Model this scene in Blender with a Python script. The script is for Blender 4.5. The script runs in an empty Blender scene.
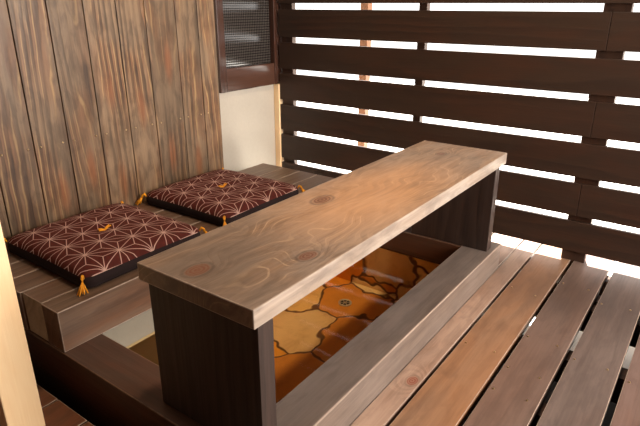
import bpy, bmesh, math, random
from mathutils import Vector, Matrix
random.seed(4)
S = bpy.context.scene
COL = S.collection

# ------------------------------------------------------------------ camera
cam_d = bpy.data.cameras.new('camera'); cam = bpy.data.objects.new('camera', cam_d); COL.objects.link(cam)
cam_d.sensor_width = 36; cam_d.lens = 30.94; cam_d.clip_start = .02
az, th = math.radians(36.01), math.radians(20.895)
F = Vector((math.cos(az), math.sin(az), 0)); Rt = Vector((math.sin(az), -math.cos(az), 0)); Z = Vector((0, 0, 1))
fw = F*math.cos(th) - Z*math.sin(th); up = F*math.sin(th) + Z*math.cos(th)
M = Matrix((Rt, up, -fw)).transposed().to_4x4(); M.translation = (0, 0, 1.0)
cam.matrix_world = M
S.camera = cam

# ------------------------------------------------------------------ world, lights, exposure
w = bpy.data.worlds.new('overcast'); S.world = w; w.use_nodes = True
bgn = w.node_tree.nodes['Background']; bgn.inputs[0].default_value = (1, .97, .93, 1); bgn.inputs[1].default_value = 2.2
def area(name, loc, target, size, power, col, size_y=None):
    l = bpy.data.lights.new(name, 'AREA'); l.energy = power; l.color = col; l.size = size
    if size_y: l.shape = 'RECTANGLE'; l.size_y = size_y
    o = bpy.data.objects.new(name, l); COL.objects.link(o); o.location = loc
    o.rotation_euler = (Vector(target)-Vector(loc)).to_track_quat('-Z', 'Y').to_euler(); return o
sd = bpy.data.lights.new('sun', 'SUN'); sd.energy = 50; sd.color = (1, .97, .92); sd.angle = .02
sun = bpy.data.objects.new('sun', sd); COL.objects.link(sun); sun.location = (4, .5, 5)
sun.rotation_euler = (-Vector((math.cos(math.radians(70)), .12, math.sin(math.radians(70))))).to_track_quat('-Z', 'Y').to_euler()
area('ceiling_lamp', (1.50, .66, 2.3), (1.50, .75, 0), .14, 28, (1, .79, .56))
area('opening_daylight', (1.55, -1.75, 1.2), (1.25, .9, .2), 1.9, 165, (1, .89, .80), 1.2)
S.view_settings.view_transform = 'Standard'; S.view_settings.look = 'None'
S.view_settings.gamma = 1; S.view_settings.use_curve_mapping = False
S.view_settings.exposure = 0.0

# ------------------------------------------------------------------ helpers
def tag(o, label=None, cat=None, group=None, kind=None):
    if label: o['label'] = label
    if cat: o['category'] = cat
    if group: o['group'] = group
    if kind: o['kind'] = kind
    return o
def empty(name, loc, label, cat, group=None):
    o = bpy.data.objects.new(name, None); COL.objects.link(o); o.location = loc
    o.empty_display_size = .05
    return tag(o, label, cat, group)
def link(name, bm, mats, parent=None, smooth=False, bevel=0, local=None, worn=-1):
    """bm is in world coordinates (unless local); stored relative to its parent's origin"""
    me = bpy.data.meshes.new(name)
    if bevel:
        bm.normal_update()
        es = [e for e in bm.edges if len(e.link_faces) == 2 and e.calc_face_angle(0) > .7]
        bmesh.ops.bevel(bm, geom=es, offset=bevel, segments=2, profile=.6, affect='EDGES', material=worn)
    bmesh.ops.recalc_face_normals(bm, faces=bm.faces)
    p = parent; off = Vector((0, 0, 0))
    while p is not None: off += p.location; p = p.parent
    if not local: bmesh.ops.translate(bm, verts=bm.verts, vec=-off)
    bm.to_mesh(me); bm.free()
    o = bpy.data.objects.new(name, me); COL.objects.link(o)
    for m in (mats if isinstance(mats, (list, tuple)) else [mats]): me.materials.append(m)
    if smooth:
        for f in me.polygons: f.use_smooth = True
    o.parent = parent
    return o
def box(bm, x0, x1, y0, y1, z0, z1, mi=0):
    v = [bm.verts.new(c) for c in ((x0,y0,z0),(x1,y0,z0),(x1,y1,z0),(x0,y1,z0),(x0,y0,z1),(x1,y0,z1),(x1,y1,z1),(x0,y1,z1))]
    for q in ((0,3,2,1),(4,5,6,7),(0,1,5,4),(1,2,6,5),(2,3,7,6),(3,0,4,7)):
        bm.faces.new([v[i] for i in q]).material_index = mi
def bx(*a):
    bm = bmesh.new(); box(bm, *a); return bm
def struct(name, bm, m, parent=None, **k):
    o = link(name, bm, m, parent, **k)
    if parent is None: o['kind'] = 'structure'
    return o
def tube(bm, pts, rad, n=8):
    """swept tube through pts with a radius per point"""
    pts = [Vector(p) for p in pts]; rings = []
    for i, p in enumerate(pts):
        t = (pts[min(i+1, len(pts)-1)] - pts[max(i-1, 0)]).normalized()
        a = t.cross(Vector((.3, .2, .93))).normalized(); b = t.cross(a)
        r = rad[i] if isinstance(rad, (list, tuple)) else rad
        rings.append([bm.verts.new(p + a*r*math.cos(2*math.pi*k/n) + b*r*math.sin(2*math.pi*k/n)) for k in range(n)])
    for i in range(len(rings)-1):
        for k in range(n):
            bm.faces.new((rings[i][k], rings[i][(k+1) % n], rings[i+1][(k+1) % n], rings[i+1][k]))
    bm.faces.new(rings[0][::-1]); bm.faces.new(rings[-1])

# ------------------------------------------------------------------ materials
class NT:
    def __init__(s, name):
        s.m = bpy.data.materials.new(name); s.m.use_nodes = True; s.t = s.m.node_tree
        s.b = s.t.nodes['Principled BSDF']; s.out = s.t.nodes['Material Output']
    def n(s, typ, **k):
        x = s.t.nodes.new(typ)
        for a, v in k.items(): setattr(x, a, v)
        return x
    def l(s, a, b): s.t.links.new(a, b)
    def put(s, x, sock):
        if isinstance(x, bpy.types.NodeSocket): s.l(x, sock)
        else: sock.default_value = x
    def math(s, op, a, b=0.0, c=None):
        x = s.n('ShaderNodeMath', operation=op); s.put(a, x.inputs[0]); s.put(b, x.inputs[1])
        if c is not None: s.put(c, x.inputs[2])
        return x.outputs[0]
    def rng(s, v, a, b, c, d, smooth=True):
        x = s.n('ShaderNodeMapRange'); x.interpolation_type = 'SMOOTHSTEP' if smooth else 'LINEAR'
        s.put(v, x.inputs[0])
        for i, q in enumerate((a, b, c, d)): s.put(q, x.inputs[i+1])
        return x.outputs[0]
    def mix(s, f, a, b, mode='MIX'):
        x = s.n('ShaderNodeMix', data_type='RGBA', blend_type=mode); s.put(f, x.inputs[0])
        s.put(a if isinstance(a, bpy.types.NodeSocket) else (*a, 1), x.inputs[6])
        s.put(b if isinstance(b, bpy.types.NodeSocket) else (*b, 1), x.inputs[7])
        return x.outputs[2]
    def noise(s, vec, scale, detail=3, rough=.5, dist=0):
        x = s.n('ShaderNodeTexNoise'); s.l(vec, x.inputs['Vector']); x.inputs['Scale'].default_value = scale
        x.inputs['Detail'].default_value = detail; x.inputs['Roughness'].default_value = rough; x.inputs['Distortion'].default_value = dist
        return x.outputs[0]
    def vec(s, x, y, z):
        c = s.n('ShaderNodeCombineXYZ')
        for i, q in enumerate((x, y, z)): s.put(q, c.inputs[i])
        return c.outputs[0]
    def bump(s, h, strength, dist=.002):
        x = s.n('ShaderNodeBump'); x.inputs['Strength'].default_value = strength; x.inputs['Distance'].default_value = dist
        s.put(h, x.inputs['Height']); s.l(x.outputs[0], s.b.inputs['Normal'])

def srgb(r, g, b):
    f = lambda c: (c/255/12.92) if c/255 <= .04045 else ((c/255+.055)/1.055)**2.4
    return (f(r), f(g), f(b))

def wood(name, dark, light, warm, axis='x', seed=0., ringf=34, warp=5.0, knots=(), rough=.45, contrast=1.0,
         knotcol=(.25, .07, .025), blotch=.5, plank=0, plank0=0, bump=.25, spec=.4, along=.6, ringamt=.32, lines=0.0, linecol=(.5,.35,.2), patches=(), mottle=0.0, linew=.12):
    """stained timber: growth rings running along an axis, knots as (along, across, half length, half width)"""
    N = NT(name)
    g = N.n('ShaderNodeNewGeometry'); sp = N.n('ShaderNodeSeparateXYZ'); N.l(g.outputs['Position'], sp.inputs[0])
    X, Y, Zz = sp.outputs
    if axis == 'x': a, b, c = X, Y, Zz
    elif axis == 'y': a, b, c = Y, X, Zz
    else: a, b, c = Zz, X, Y
    off = seed*7.31
    if plank:
        k = N.math('FLOOR', N.math('DIVIDE', N.math('SUBTRACT', b, plank0), plank))
        pk = N.math('MULTIPLY', k, 5.37)
    else: pk = 0.0
    sa = N.math('ADD', N.math('ADD', a, off), pk)
    v1 = N.vec(N.math('MULTIPLY', sa, along), N.math('MULTIPLY', b, 4.0), N.math('MULTIPLY', c, 4.0))
    n1 = N.noise(v1, 1.6, 1.5, .4, .15)
    v2 = N.vec(N.math('MULTIPLY', sa, 5), N.math('MULTIPLY', b, 14), N.math('MULTIPLY', c, 14))
    n2 = N.noise(v2, 1.5, 2, .5)
    s = N.math('ADD', N.math('MULTIPLY', b, ringf), N.math('MULTIPLY', c, ringf*.7))
    s = N.math('ADD', s, N.math('MULTIPLY', n1, warp))
    s = N.math('ADD', s, N.math('MULTIPLY', n2, .55))
    kmask = None
    for (ka, kb, ra, rb) in knots:
        da = N.math('DIVIDE', N.math('SUBTRACT', a, ka), ra); db = N.math('DIVIDE', N.math('SUBTRACT', b, kb), rb)
        d = N.math('SQRT', N.math('ADD', N.math('MULTIPLY', da, da), N.math('MULTIPLY', db, db)))
        d = N.math('ADD', d, N.math('MULTIPLY', N.math('SUBTRACT', n2, .5), .5))
        s = N.math('ADD', s, N.rng(d, 0, 4.2, 3.2, 0))
        m = N.rng(d, .75, 1.1, 1, 0)
        m2 = N.math('MULTIPLY', m, N.rng(N.math('SINE', N.math('MULTIPLY', d, 17)), -1, 1, .5, 1))
        halo = N.math('MULTIPLY', N.rng(d, .9, 1.15, 0, 1), N.rng(d, 1.2, 1.5, 1, 0))
        t_h = halo if kmask is None else N.math('MAXIMUM', t_h, halo)
        kmask = m2 if kmask is None else N.math('MAXIMUM', kmask, m2)
    fr = N.math('FRACT', s)
    ring = N.math('MULTIPLY', N.rng(fr, 0, .75, 1, 0), N.rng(fr, .75, 1, 1, 0))
    ring = N.rng(fr, .0, .8, 0, 1)                                     # slow rise, sharp fall: latewood line
    ring = N.math('MULTIPLY', ring, N.rng(fr, .86, 1.0, 1, 0))
    vf = N.vec(N.math('MULTIPLY', sa, 6), N.math('MULTIPLY', b, 170), N.math('MULTIPLY', c, 170))
    fine = N.noise(vf, 1, 3, .6)
    vb = N.vec(N.math('MULTIPLY', sa, 2.2), N.math('MULTIPLY', b, 7), N.math('MULTIPLY', c, 7))
    bl = N.noise(vb, 1.3, 3, .55, .6)
    fade = N.rng(N.noise(N.vec(N.math('MULTIPLY', sa, 1.3), N.math('MULTIPLY', b, 5), N.math('MULTIPLY', c, 5)), 1.7, 2), .35, .62, .15, 1)
    t = N.math('ADD', N.math('MULTIPLY', N.math('MULTIPLY', ring, fade), ringamt*contrast), N.math('MULTIPLY', fine, .5))
    t = N.math('ADD', t, N.math('MULTIPLY', N.math('SUBTRACT', bl, .5), .7))
    t = N.rng(t, .1, .95, 0, 1, False)
    col = N.mix(t, light, dark)
    wm = N.math('MULTIPLY', N.rng(bl, .42, .68, 0, 1), blotch)
    col = N.mix(wm, col, N.mix(t, warm, dark))
    if lines:                                                          # pale earlywood lines where the stain is worn
        ln = N.math('MULTIPLY', N.rng(N.math('ABSOLUTE', N.math('SUBTRACT', fr, .35)), .02, linew, 1, 0), N.rng(bl, .4, .62, 0, 1))
        ln = N.math('MULTIPLY', ln, N.rng(fine, .3, .6, .4, 1))
        col = N.mix(N.math('MULTIPLY', ln, lines), col, linecol)
    if plank:
        wn = N.n('ShaderNodeTexWhiteNoise', noise_dimensions='1D'); N.put(k, wn.inputs['W'])
        hv = N.n('ShaderNodeHueSaturation'); N.l(col, hv.inputs['Color']); N.l(N.rng(wn.outputs[0], 0, 1, .78, 1.18, False), hv.inputs['Value'])
        col = hv.outputs[0]
    if mottle:
        mo = N.noise(N.vec(N.math('MULTIPLY', sa, 9), N.math('MULTIPLY', b, 26), N.math('MULTIPLY', c, 26)), 1, 4, .6, .5)
        col = N.mix(N.math('MULTIPLY', N.rng(mo, .42, .66, 0, 1), mottle), col, dark)
    for (pa, pb, ra, rb, pc, ps) in patches:
        da = N.math('DIVIDE', N.math('SUBTRACT', a, pa), ra); db = N.math('DIVIDE', N.math('SUBTRACT', b, pb), rb)
        d = N.math('ADD', N.math('SQRT', N.math('ADD', N.math('MULTIPLY', da, da), N.math('MULTIPLY', db, db))), N.math('SUBTRACT', bl, .5))
        col = N.mix(N.math('MULTIPLY', N.rng(d, .2, 1.3, ps, 0), N.rng(t, 0, 1, 1, .4)), col, pc)
    if kmask is not None:
        col = N.mix(kmask, col, knotcol); col = N.mix(N.math('MULTIPLY', t_h, .5), col, dark)
    N.l(col, N.b.inputs['Base Color'])
    N.put(N.math('ADD', N.math('MULTIPLY', fine, .25), rough-.12), N.b.inputs['Roughness'])
    N.b.inputs['Specular IOR Level'].default_value = spec
    N.bump(N.math('ADD', N.math('MULTIPLY', ring, .5), fine), bump, .0015)
    return N.m
def plain(name, col, rough=.6, metal=0, bumps=0, scale=200):
    N = NT(name); g = N.n('ShaderNodeNewGeometry')
    n = N.noise(g.outputs['Position'], scale, 3)
    N.l(N.mix(N.math('MULTIPLY', n, .35), col, tuple(c*.7 for c in col)), N.b.inputs['Base Color'])
    N.b.inputs['Roughness'].default_value = rough; N.b.inputs['Metallic'].default_value = metal
    if bumps: N.bump(n, bumps, .002)
    return N.m

m_table = wood('table_timber', srgb(72, 56, 47), srgb(158, 135, 116), srgb(178, 132, 90), 'x', 1.3, 30, 7.0,
               knots=((.682, .812, .030, .022), (1.19, .858, .036, .022), (.874, .668, .026, .016), (1.86, .80, .022, .014)),
               rough=.40, blotch=.5, contrast=.6, knotcol=srgb(106, 64, 44), along=3.2, lines=.5, linecol=srgb(212, 180, 146), linew=.085, mottle=.4,
               patches=((1.34, .76, .42, .2, srgb(204, 148, 98), .6), (.66, .80, .32, .25, srgb(78, 66, 58), .62)))
m_tedge = wood('table_edge_timber', srgb(100, 88, 80), srgb(180, 166, 152), srgb(176, 150, 126), 'x', 1.9, 40, 3.0, rough=.42, blotch=.4, contrast=.5, mottle=.45)
m_leg = wood('table_leg_timber', srgb(24, 17, 14), srgb(60, 46, 40), srgb(66, 44, 32), 'z', 2.1, 30, 4, rough=.55, blotch=.4)
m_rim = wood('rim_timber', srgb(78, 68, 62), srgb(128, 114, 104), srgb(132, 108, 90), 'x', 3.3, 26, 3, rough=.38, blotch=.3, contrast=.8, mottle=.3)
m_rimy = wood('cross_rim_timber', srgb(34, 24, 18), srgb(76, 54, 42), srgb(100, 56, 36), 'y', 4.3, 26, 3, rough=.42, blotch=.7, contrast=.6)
m_bench = wood('bench_timber', srgb(62, 46, 37), srgb(118, 95, 78), srgb(122, 80, 54), 'x', 5.2, 28, 3, rough=.36, blotch=.55)
m_bench_grey = wood('bench_timber_grey', srgb(150, 136, 116), srgb(206, 192, 168), srgb(190, 166, 136), 'x', 6.2, 28, 5, rough=.6, blotch=.3)
m_back = wood('backrest_timber', srgb(38, 27, 19), srgb(130, 107, 84), srgb(138, 86, 48), 'z', 7.7, 30, 8, rough=.42,
              plank=.1305, plank0=.9, blotch=.5, contrast=1.0, along=.33, lines=.5, linecol=srgb(186, 154, 106), ringamt=.42, mottle=.4,
              patches=tuple((z, x, .09, .022, srgb(128, 72, 36), .6) for z, x in ((.34, 1.225), (.36, .98), (.42, 1.10), (.70, 1.22), (.40, 1.48), (.62, 1.35), (.33, 1.62), (.78, 1.50))))
m_fence = wood('fence_timber', srgb(31, 20, 14), srgb(53, 36, 26), srgb(72, 41, 26), 'y', 8.4, 24, 4, rough=.5, blotch=.6,
               knots=((1.62, .90, .02, .02), (1.25, .74, .02, .02)), knotcol=srgb(40, 25, 18))
m_post = wood('post_timber', srgb(34, 22, 16), srgb(66, 44, 32), srgb(96, 56, 34), 'z', 9.4, 24, 3, rough=.5)
m_pale = wood('pale_timber', srgb(228, 188, 140), srgb(246, 216, 172), srgb(244, 204, 152), 'z', 10.4, 30, 2, rough=.5, blotch=.4, contrast=.1)
DK = []
for i, (d, l, wm, bl) in enumerate((
        (srgb(88, 68, 58), srgb(132, 110, 96), srgb(142, 104, 80), .5),
        (srgb(88, 62, 46), srgb(130, 100, 78), srgb(146, 100, 64), .55),
        (srgb(64, 50, 44), srgb(100, 82, 74), srgb(106, 76, 60), .45),
        (srgb(62, 51, 47), srgb(98, 84, 78), srgb(98, 76, 66), .4),
        (srgb(70, 54, 48), srgb(106, 86, 79), srgb(108, 78, 64), .45),
        (srgb(84, 50, 32), srgb(128, 84, 58), srgb(150, 82, 46), .6))):
    d, l, wm = (tuple(c*1.15 for c in q) for q in (d, l, wm))
    if i == 0: d, l = tuple(c*1.15 for c in d), tuple(c*1.4 for c in l)
    if i == 5: d, l, wm = (tuple(c*.6 for c in q) for q in (d, l, wm))
    DK.append(wood('deck_timber_%s' % 'abcdef'[i], d, l, wm, 'x', 11.1+i, 18, 3, rough=.46, blotch=bl, contrast=.7, mottle=.35, lines=.2, linecol=tuple(min(1, c*1.5) for c in l),
                   patches=((1.98, .30, .22, .5, tuple(c*.75 for c in d), .55), (1.25, .35, .5, .12, wm, .4)),
                   knots=((1.195, .545, .022, .016),) if i == 0 else (), knotcol=srgb(120, 62, 44)))
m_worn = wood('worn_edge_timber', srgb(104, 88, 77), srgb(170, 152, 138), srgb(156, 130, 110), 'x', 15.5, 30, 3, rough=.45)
m_plaster = plain('white_plaster', srgb(176, 168, 156), .85, 0, .15, 90)
m_dark = wood('frame_timber', srgb(36, 22, 17), srgb(68, 43, 33), srgb(74, 43, 30), 'z', 13.5, 30, 3, rough=.22, blotch=.5, spec=.6)
m_darkx = wood('rail_timber', srgb(44, 28, 22), srgb(80, 54, 43), srgb(80, 50, 37), 'x', 14.5, 30, 3, rough=.2, blotch=.5, spec=.6)
m_tan = wood('tan_post_timber', srgb(96, 56, 30), srgb(128, 84, 50), srgb(130, 76, 40), 'z', 16.4, 30, 2, contrast=.3)
m_brass = plain('nail_metal', srgb(205, 180, 140), .3, 1)
m_steel = plain('drain_metal', srgb(206, 196, 170), .45, .6)
m_hole = plain('drain_dark', srgb(16, 12, 9), .8)
m_yarn = plain('yellow_yarn', srgb(230, 152, 22), .8, 0, .5, 900)
m_ground = plain('pale_gravel', srgb(214, 210, 202), .9, 0, .6, 60)
m_blocker = plain('blocker_board', srgb(58, 43, 33), .8)  # dark board for the added light blockers, little bounce
m_ground_shade = plain('underdeck_shade', srgb(46, 36, 28), .9, 0, .6, 60)  # dark tone stands for the shade below the deck

def stone_mat(name, cols, seed, scale=4.6, joint=srgb(104, 66, 30)):
    N = NT(name); g = N.n('ShaderNodeNewGeometry'); P = g.outputs['Position']
    nz = N.n('ShaderNodeTexNoise'); N.l(P, nz.inputs['Vector']); nz.inputs['Scale'].default_value = 7; nz.inputs['Detail'].default_value = 2
    sub = N.n('ShaderNodeVectorMath', operation='MULTIPLY_ADD'); N.l(nz.outputs['Color'], sub.inputs[0]); sub.inputs[1].default_value = (.17,)*3
    ad = N.n('ShaderNodeVectorMath', operation='ADD'); N.l(P, sub.inputs[2]); N.l(sub.outputs[0], ad.inputs[0]); ad.inputs[1].default_value = (seed, seed*.7, seed*.3)
    vo = N.n('ShaderNodeTexVoronoi', feature='DISTANCE_TO_EDGE'); vc = N.n('ShaderNodeTexVoronoi', feature='F1')
    for v in (vo, vc): N.l(ad.outputs[0], v.inputs['Vector']); v.inputs['Scale'].default_value = scale
    r = N.n('ShaderNodeSeparateColor'); N.l(vc.outputs['Color'], r.inputs[0])
    rp = N.n('ShaderNodeValToRGB'); rp.color_ramp.interpolation = 'CONSTANT'; N.l(r.outputs[0], rp.inputs[0])
    e = rp.color_ramp.elements
    while len(e) < len(cols): e.new(.5)
    for i, c in enumerate(cols): e[i].position = i/len(cols); e[i].color = (*c, 1)
    n = N.noise(P, 13, 5, .6, .6)
    st = N.noise(N.vec(N.math('MULTIPLY', N.n('ShaderNodeSeparateXYZ').outputs[0], 1), 0, 0), 1)
    col = N.mix(N.rng(n, .4, .8, 0, .35), rp.outputs[0], srgb(150, 84, 20))
    m = N.rng(vo.outputs[0], .008, .03, 0, 1)
    col = N.mix(m, joint, col)
    N.l(col, N.b.inputs['Base Color']); N.b.inputs['Roughness'].default_value = .6
    N.bump(N.math('ADD', m, N.math('MULTIPLY', n, .4)), .5, .006)
    return N.m
m_stone = stone_mat('amber_flagstone', [srgb(236, 160, 44), srgb(234, 200, 138), srgb(224, 140, 26), srgb(232, 184, 106), srgb(226, 186, 124), srgb(206, 132, 42)], 8.4, 3.3)
m_olive = plain('olive_wall_stone', srgb(150, 128, 84), .7, 0, .4, 30)
m_wstone = plain('pale_wall_stone', srgb(128, 121, 106), .7, 0, .4, 30)

def water_mat():
    N = NT('still_water'); t = N.t
    t.nodes.remove(N.b)
    tr = N.n('ShaderNodeBsdfTransparent'); tr.inputs[0].default_value = (.97, .93, .84, 1)
    gl = N.n('ShaderNodeBsdfGlossy'); gl.inputs['Roughness'].default_value = .03
    fr = N.n('ShaderNodeFresnel'); fr.inputs[0].default_value = 1.17
    g = N.n('ShaderNodeNewGeometry'); n = N.noise(g.outputs['Position'], 9, 1)
    b = N.n('ShaderNodeBump'); b.inputs['Strength'].default_value = .02; b.inputs['Distance'].default_value = .01; N.l(n, b.inputs['Height'])
    N.l(b.outputs[0], gl.inputs['Normal']); N.l(b.outputs[0], fr.inputs['Normal'])
    mx = N.n('ShaderNodeMixShader'); N.l(fr.outputs[0], mx.inputs[0]); N.l(tr.outputs[0], mx.inputs[1]); N.l(gl.outputs[0], mx.inputs[2])
    N.l(mx.outputs[0], N.out.inputs[0]); return N.m
m_water = water_mat()

def glass_mat():
    """dark checkered relief glass"""
    N = NT('relief_glass'); g = N.n('ShaderNodeNewGeometry'); sp = N.n('ShaderNodeSeparateXYZ'); N.l(g.outputs['Position'], sp.inputs[0])
    p = .0125
    def cell(v): return N.math('ABSOLUTE', N.math('SINE', N.math('MULTIPLY', v, math.pi/p)))
    cx, cz = cell(sp.outputs[0]), cell(sp.outputs[2])
    dome = N.math('MULTIPLY', N.math('POWER', cx, .6), N.math('POWER', cz, .6))
    line = N.rng(dome, .25, .6, 0, 1)
    N.l(N.mix(line, srgb(4, 4, 4), srgb(66, 61, 58)), N.b.inputs['Base Color'])
    N.b.inputs['Roughness'].default_value = .08; N.b.inputs['Specular IOR Level'].default_value = 1.0
    N.bump(dome, .15, .0012); return N.m
m_glass = glass_mat()

def asanoha():
    """maroon cloth with a thin pale hemp-leaf line pattern"""
    N = NT('maroon_pattern_cloth'); tc = N.n('ShaderNodeTexCoord'); sp = N.n('ShaderNodeSeparateXYZ'); N.l(tc.outputs['Object'], sp.inputs[0])
    a = .098; h = a*math.sqrt(3)/2
    X = N.math('ADD', sp.outputs[0], -.0118); Y = N.math('ADD', sp.outputs[1], .037)
    fs = []
    for k in range(3):                       # rows parallel to y, spacing h
        an = math.radians(120*k)
        c = N.math('ADD', N.math('MULTIPLY', X, math.cos(an)/h), N.math('MULTIPLY', Y, math.sin(an)/h))
        fs.append(N.math('FRACT', N.math('ADD', c, 20.0)))
    su = N.math('ADD', N.math('ADD', fs[0], fs[1]), fs[2])
    big = N.math('GREATER_THAN', su, 1.5)
    bs = [N.math('ABSOLUTE', N.math('SUBTRACT', big, f)) for f in fs]
    mn = N.math('MINIMUM', N.math('MINIMUM', bs[0], bs[1]), bs[2]); mxx = N.math('MAXIMUM', N.math('MAXIMUM', bs[0], bs[1]), bs[2])
    md = N.math('SUBTRACT', N.math('SUBTRACT', 1.0, mn), mxx)
    d1 = N.math('MULTIPLY', mn, h); d2 = N.math('MULTIPLY', N.math('SUBTRACT', md, mn), h/math.sqrt(3))
    d = N.math('MINIMUM', d1, d2)
    line = N.rng(d, .0007, .0018, 1, 0)
    star = N.rng(N.math('SUBTRACT', 1.0, mxx), .015, .04, 1, 0)
    line = N.math('MAXIMUM', line, star)
    g = N.n('ShaderNodeNewGeometry'); n = N.noise(g.outputs['Position'], 60, 3)
    base = N.mix(n, srgb(94, 38, 31), srgb(60, 25, 21))
    N.l(N.mix(N.math('MULTIPLY', line, .8), base, srgb(206, 172, 160)), N.b.inputs['Base Color'])
    N.b.inputs['Roughness'].default_value = .8
    N.b.inputs['Specular IOR Level'].default_value = .15
    N.bump(N.noise(g.outputs['Position'], 700, 2), .15, .001)
    return N.m
m_cloth = asanoha()
m_side_shade = plain('maroon_side_shade', srgb(30, 11, 10), .95, 0, .2, 600)  # same fabric as the top, shade on the sides put into the colour

# ------------------------------------------------------------------ the setting
struct('ground', bx(2.13, 9, -5, 6, -.36, -.32), m_ground)
struct('ground_shaded', bx(-4, 2.129, -5, 6, -.36, -.32), m_ground_shade)  # ground under the deck, its shade painted in as a dark colour
bm = bmesh.new()
planks = [(.522, .5915, 0), (.374, .511, 1), (.2265, .360, 2), (.077, .2095, 3), (-.074, .0585, 4)]
y = -.092; i = 0
while y > -1.9:
    planks.append((y-.134, y, (2, 3, 0, 4)[i % 4])); y -= .15; i += 1
for (y0, y1, mi) in planks: box(bm, -1.1, 2.46, y0, y1, -.03, 0, mi)
y = .592
box(bm, 2.05, 2.46, .5975, .73, -.03, 0, 0); box(bm, 2.05, 2.46, .738, .87, -.03, 0, 2)
while y < 1.85:                                   # planks beside the bath's near end
    box(bm, -1.1, .60 if y < .70 else .562, y, y+.133, -.03, 0, 5); y += .1388
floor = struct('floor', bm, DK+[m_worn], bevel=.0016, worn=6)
bm = bmesh.new()
for x in (-.6, .05, .72, 1.30, 1.60, 1.955, 2.04, 2.235):
    box(bm, x, x+.06, -1.9, .57, -.12, -.0305)
struct('floor_joists', bm, m_post)
for (x, ya) in ((1.58, .1), (1.47, .36), (1.55, -.0), (1.41, .24), (.95, .46), (1.3, .3), (1.62, .33), (1.9, .44), (2.05, .30), (1.98, .14), (1.2, .12), (1.08, .27)):
    for dy in (.02, .11):
        b2 = bmesh.new(); bmesh.ops.create_cone(b2, cap_ends=True, segments=10, radius1=.0034, radius2=.0028, depth=.003, matrix=Matrix.Translation((x+random.uniform(-.01, .01), next(p for p in planks if p[0] <= ya+.02 or p is planks[-1])[0]+dy+.01, .001)))
        link('nail', b2, m_brass, floor)

wall = struct('wall_back', bx(-1.15, 2.34, 1.95, 2.05, -.32, .597), m_plaster)
struct('blocker_near', bx(-1.25, -1.1505, -2.3, 2.05, -.32, 2.4), m_blocker)  # unseen wall added behind the camera to block sky light
struct('blocker_right', bx(-1.15, .6, -2.3, -2.22, -.32, 2.4), m_blocker)  # unseen side wall added so light enters only past its end
struct('blocker_top', bx(-1.25, 2.43, -2.3, 2.05, 2.4, 2.45), m_blocker)  # unseen cover added against sky light, extended to stop a sun leak
bm = bmesh.new(); box(bm, -1.15, 1.855, 1.95, 2.05, .598, 2.4); box(bm, 2.335, 2.42, 1.95, 2.05, .598, 2.4)
box(bm, 1.856, 2.334, 1.95, 2.05, 1.9, 2.4)
struct('wall_back_upper', bm, m_plaster)
win = bpy.data.objects.new('window_1', None); COL.objects.link(win); win.location = (2.07, 1.95, .6); win['kind'] = 'structure'
bm = bmesh.new()
box(bm, 1.856, 1.900, 1.925, 2.0, .600, 1.899); box(bm, 2.250, 2.292, 1.925, 2.0, .600, 1.899)
box(bm, 1.9002, 2.2498, 1.928, 2.0, .600, .709, 1); box(bm, 1.9002, 2.2498, 1.928, 2.0, 1.80, 1.899, 1)
wf = link('window_frame', bm, [m_dark, m_darkx], win, bevel=.003)
link('pane', bx(1.9003, 2.2497, 1.955, 1.961, .7092, 1.7998), m_glass, win)
struct('trim_1', bx(2.262, 2.292, 1.915, 1.949, -.32, .598), m_pale, bevel=.002)
struct('trim_2', bx(2.2925, 2.312, 1.922, 1.949, .0, 2.2), m_dark, bevel=.002)

# ------------------------------------------------------------------ foot bath
bath = empty('foot_bath', (1.33, 1.0, -.2), 'sunken foot bath with dark timber rim and amber flagstone bottom', 'foot bath')
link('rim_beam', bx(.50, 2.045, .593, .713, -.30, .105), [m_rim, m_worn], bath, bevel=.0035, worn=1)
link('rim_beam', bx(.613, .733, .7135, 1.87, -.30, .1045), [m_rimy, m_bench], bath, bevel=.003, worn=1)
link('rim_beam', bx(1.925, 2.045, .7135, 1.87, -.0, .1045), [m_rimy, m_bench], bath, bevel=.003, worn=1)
link('stone_floor', bx(.60, 2.04, .715, 1.45, -.26, -.21), m_stone, bath)
bm = bmesh.new(); box(bm, 1.925, 2.045, .715, 1.45, -.209, -.0005); 
link('stone_wall', bm, m_stone, bath)
link('stone_wall', bx(.7345, 1.924, 1.335, 1.45, -.209, .104), m_stone, bath)
o = link('coping_stone', bx(.7345, .912, 1.315, 1.334, .018, .104), m_wstone, bath, bevel=.003)
o['label'] = 'pale grey coping stone'
link('side_stone', bx(.7345, .95, 1.318, 1.3345, -.209, .0175), m_olive, bath)
link('coping_stone', bx(.953, 1.30, 1.317, 1.334, .012, .104), m_stone, bath, bevel=.003)
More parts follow.
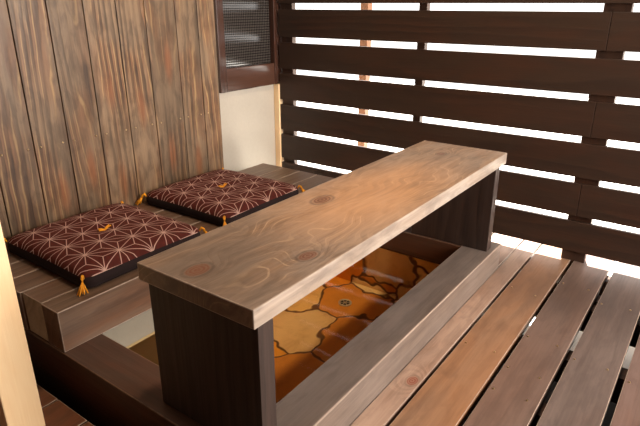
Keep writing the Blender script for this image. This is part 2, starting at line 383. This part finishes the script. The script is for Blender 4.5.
# drain
cx, cy, cz = 1.745, 1.135, -.2095
dr = bmesh.new()
n = 28
prof = [(.029, 0), (.029, .004), (.024, .005), (.021, .0035), (.021, 0)]
rows = [[dr.verts.new((cx+r*math.cos(2*math.pi*k/n), cy+r*math.sin(2*math.pi*k/n), cz+z)) for k in range(n)] for r, z in prof]
for a in range(len(rows)-1):
    for k in range(n): dr.faces.new((rows[a][k], rows[a][(k+1) % n], rows[a+1][(k+1) % n], rows[a+1][k]))
drain = link('drain', dr, m_steel, bath, smooth=True)
dr = bmesh.new(); bmesh.ops.create_cone(dr, cap_ends=True, segments=24, radius1=.0208, radius2=.0208, depth=.001, matrix=Matrix.Translation((cx, cy, cz+.0008)))
link('drain_hole', dr, m_hole, drain)
dr = bmesh.new()
for k in range(3):
    b2 = bmesh.new(); box(b2, -.0205, .0205, -.0016, .0016, .0016, .0036)
    bmesh.ops.transform(b2, matrix=Matrix.Translation((cx, cy, cz)) @ Matrix.Rotation(math.pi*k/3, 4, 'Z'), verts=b2.verts)
    me = bpy.data.meshes.new('t'); b2.to_mesh(me); b2.free(); dr.from_mesh(me); bpy.data.meshes.remove(me)
bmesh.ops.create_cone(dr, cap_ends=True, segments=16, radius1=.007, radius2=.006, depth=.003, matrix=Matrix.Translation((cx, cy, cz+.003)))
link('strainer', dr, m_steel, drain)
# water
bm = bmesh.new(); vs = [bm.verts.new(c) for c in ((.7335, .7135, .008), (1.9245, .7135, .008), (1.9245, 1.3295, .008), (.7335, 1.3295, .008))]; bm.faces.new(vs)
wat = link('water', bm, m_water); tag(wat, 'clear still water filling the sunken foot bath', 'water', kind='stuff')

# ------------------------------------------------------------------ table
T = empty('low_table', (1.325, .775, .105), 'low bench-like timber table of one thick knotted board bridging the foot bath', 'table')
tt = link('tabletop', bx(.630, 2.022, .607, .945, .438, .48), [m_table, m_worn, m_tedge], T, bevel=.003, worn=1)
for f in tt.data.polygons:
    if f.normal.y < -.95: f.material_index = 2
link('leg', bx(.646, .690, .613, .935, .1055, .438), m_leg, T, bevel=.0015)
link('leg', bx(1.932, 1.976, .613, .935, .1055, .438), m_leg, T, bevel=.0015)

# ------------------------------------------------------------------ bench
B = empty('timber_bench', (1.33, 1.58, .105), 'low bench of thick timber beams laid side by side below the board backrest', 'bench')
ys = [1.31, 1.395, 1.50, 1.605, 1.71, 1.85]
for i in range(5):
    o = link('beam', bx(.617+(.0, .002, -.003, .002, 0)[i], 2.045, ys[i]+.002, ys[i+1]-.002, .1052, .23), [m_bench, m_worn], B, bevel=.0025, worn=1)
    if i == 1:
        o.data.materials.append(m_bench_grey)
        for f in o.data.polygons:
            if f.normal.x < -.9: f.material_index = 2
        o['label'] = 'beam with a paler end grain'

# ------------------------------------------------------------------ backrest
K = empty('backrest_panel', (1.2, 1.88, .2), 'tall backrest of vertical brown-stained boards with small bright nails behind the cushions', 'backrest')
bm = bmesh.new()
sx = [-1.14, -1.01, -.88, -.75, -.62, -.49, -.36, -.23, -.10, 0, .12, .25, .38, .51, .64, .772, .903, 1.027, 1.158, 1.288, 1.412, 1.558, 1.675, 1.774]  # boards left of view added to cut bounce off the white wall
for a, b in zip(sx[:-1], sx[1:]): box(bm, a+.0018, b-.0018, 1.852, 1.88, .106, 1.75)
link('board_panel', bm, m_back, K, bevel=.0022)
link('rail', bx(-1.14, 1.77, 1.8805, 1.92, .50, .58), m_leg, K)
for s in sx[1:-1]:
    for dx in (-.022, .022):
        b2 = bmesh.new(); bmesh.ops.create_uvsphere(b2, u_segments=10, v_segments=6, radius=.0035, matrix=Matrix.Translation((s+dx, 1.8515, .54)))
        link('nail', b2, m_brass, K, smooth=True)

# ------------------------------------------------------------------ fence
FN = empty('slatted_fence', (2.28, 0, 0), 'dark horizontal board fence with bright gaps beyond the table', 'fence')
bm = bmesh.new()
zz = [(.048, .176), (.200, .334), (.359, .494), (.521, .652), (.681, .807), (.839, .967), (.999, 1.128), (1.158, 1.287), (1.317, 1.446), (1.476, 1.605), (1.635, 1.764), (1.794, 1.923), (1.953, 2.082), (2.112, 2.241), (2.271, 2.399)]  # top boards, out of view, added to keep the sun out
for i, (z0, z1) in enumerate(zz):
    segs = [(1.912, .379), (.3775, -1.9)] if i % 2 else [(1.912, -1.9)]
    if z0 > .4: z1 += .004
    for a, b in segs: box(bm, 2.27, 2.289, b, a, z0, z1)
link('board_panel', bm, m_fence, FN, bevel=.0015)
for (y0, y1, d) in ((.322, .413, .035), (1.100, 1.138, .03), (1.838, 1.912, .03), (-.86, -.77, .035)):
    link('post', bx(2.2895, 2.2895+d, y0, y1, -.32, 2.399), m_post, FN, bevel=.002)

# ------------------------------------------------------------------ pale posts
o = link('timber_post', bx(.405, .489, 1.212, 1.296, .0, 2.4), m_pale, bevel=.003)
tag(o, 'pale unstained square timber post at the near end of the bench', 'post')
o = link('timber_post', bx(2.85, 2.90, 1.736, 1.786, -.3195, 2.3), m_tan, bevel=.003)
tag(o, 'orange-brown timber post standing outside, seen through the fence gaps', 'post')

# ------------------------------------------------------------------ cushions
def cushion_body():
    bm = bmesh.new(); n = 40; L = .235
    def q(t): return math.copysign(abs(t)**.8, t)
    def pos(i, j, top):
        u, v = q(-1+2*i/n), q(-1+2*j/n)
        k = 1 - .018*(1-abs(u)**1.5)*(abs(v)**6) ; kk = 1 - .018*(1-abs(v)**1.5)*(abs(u)**6)
        x, y = u*.224*kk, v*L*k
        rr = max(0, abs(u)-.86)/.14, max(0, abs(v)-.86)/.14; q2 = 1 - .045*min(rr)**1.5; x *= q2; y *= q2
        e = max(0, (1-abs(u)**5))*max(0, (1-abs(v)**5))
        dim = math.exp(-((x**2+y**2)/.0009))
        z = .038 + .028*e**.5 - .010*dim if top else .003*(1-e**.35)
        return (x, y, z)
    top = [[bm.verts.new(pos(i, j, 1)) for j in range(n+1)] for i in range(n+1)]
    bot = [[bm.verts.new(pos(i, j, 0)) for j in range(n+1)] for i in range(n+1)]
    for i in range(n):
        for j in range(n):
            bm.faces.new((top[i][j], top[i+1][j], top[i+1][j+1], top[i][j+1]))
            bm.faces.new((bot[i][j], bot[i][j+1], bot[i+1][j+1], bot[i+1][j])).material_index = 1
    ring = [(i, 0) for i in range(n)] + [(n, j) for j in range(n)] + [(n-i, n) for i in range(n)] + [(0, n-j) for j in range(n)]
    mid = []
    for (i, j) in ring:
        a = top[i][j].co; b = bot[i][j].co; c = (a+b)/2; s = 1.012; mid.append(bm.verts.new((c.x*s, c.y*s, c.z)))
    m = len(ring)
    for k in range(m):
        a, b = ring[k], ring[(k+1) % m]
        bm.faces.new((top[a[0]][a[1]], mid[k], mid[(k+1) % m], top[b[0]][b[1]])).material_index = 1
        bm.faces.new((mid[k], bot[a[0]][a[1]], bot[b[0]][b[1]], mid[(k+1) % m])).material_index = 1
    return bm
def tassel_bm(sx_, sy_):
    bm = bmesh.new(); c = .222
    P = lambda r, z: (c*sx_ + r*sx_*.7, c*sy_ + r*sy_*.7, z)
    tube(bm, [P(-.004, .034), P(.004, .046), P(.011, .040), P(.014, .030)], [.003, .0046, .0046, .004], 8)
    for k in range(9):
        dx, dy = random.uniform(-.014, .014), random.uniform(-.014, .014)
        p = P(.014, .032); q_ = P(.024, .018); e = P(.034, .004)
        tube(bm, [p, (q_[0]+dx*.5, q_[1]+dy*.5, q_[2]), (e[0]+dx, e[1]+dy, e[2]+.003*random.random())], [.0026, .0028, .0018], 5)
    return bm
def tuft_bm():
    bm = bmesh.new()
    for k in range(12):
        an = (0 if k < 6 else math.pi) + random.uniform(-.55, .55); r = random.uniform(.016, .032)
        tube(bm, [(0, 0, .056), (r*.5*math.cos(an), r*.5*math.sin(an), .0635), (r*math.cos(an), r*math.sin(an), .0655)], [.0034, .003, .0018], 5)
    return bm
c0 = empty('floor_cushion', (.955, 1.588, .2302), 'square maroon cushion with white star lines, the one nearer the pale post', 'cushion', 'maroon cushions on the bench')
link('cover', cushion_body(), [m_cloth, m_side_shade], c0, smooth=True, local=True)
link('tuft', tuft_bm(), m_yarn, c0, smooth=True, local=True)
for a, b in ((-1, -1), (1, -1), (-1, 1), (1, 1)): link('tassel', tassel_bm(a, b), m_yarn, c0, smooth=True, local=True)
c1 = c0.copy(); COL.objects.link(c1); c1.location = (1.519, 1.600, .2302); c1.rotation_euler.z = .015
c1['label'] = 'square maroon cushion with white star lines, the one nearer the window and white wall'
for ch in list(c0.children):
    d = ch.copy(); COL.objects.link(d); d.parent = c1
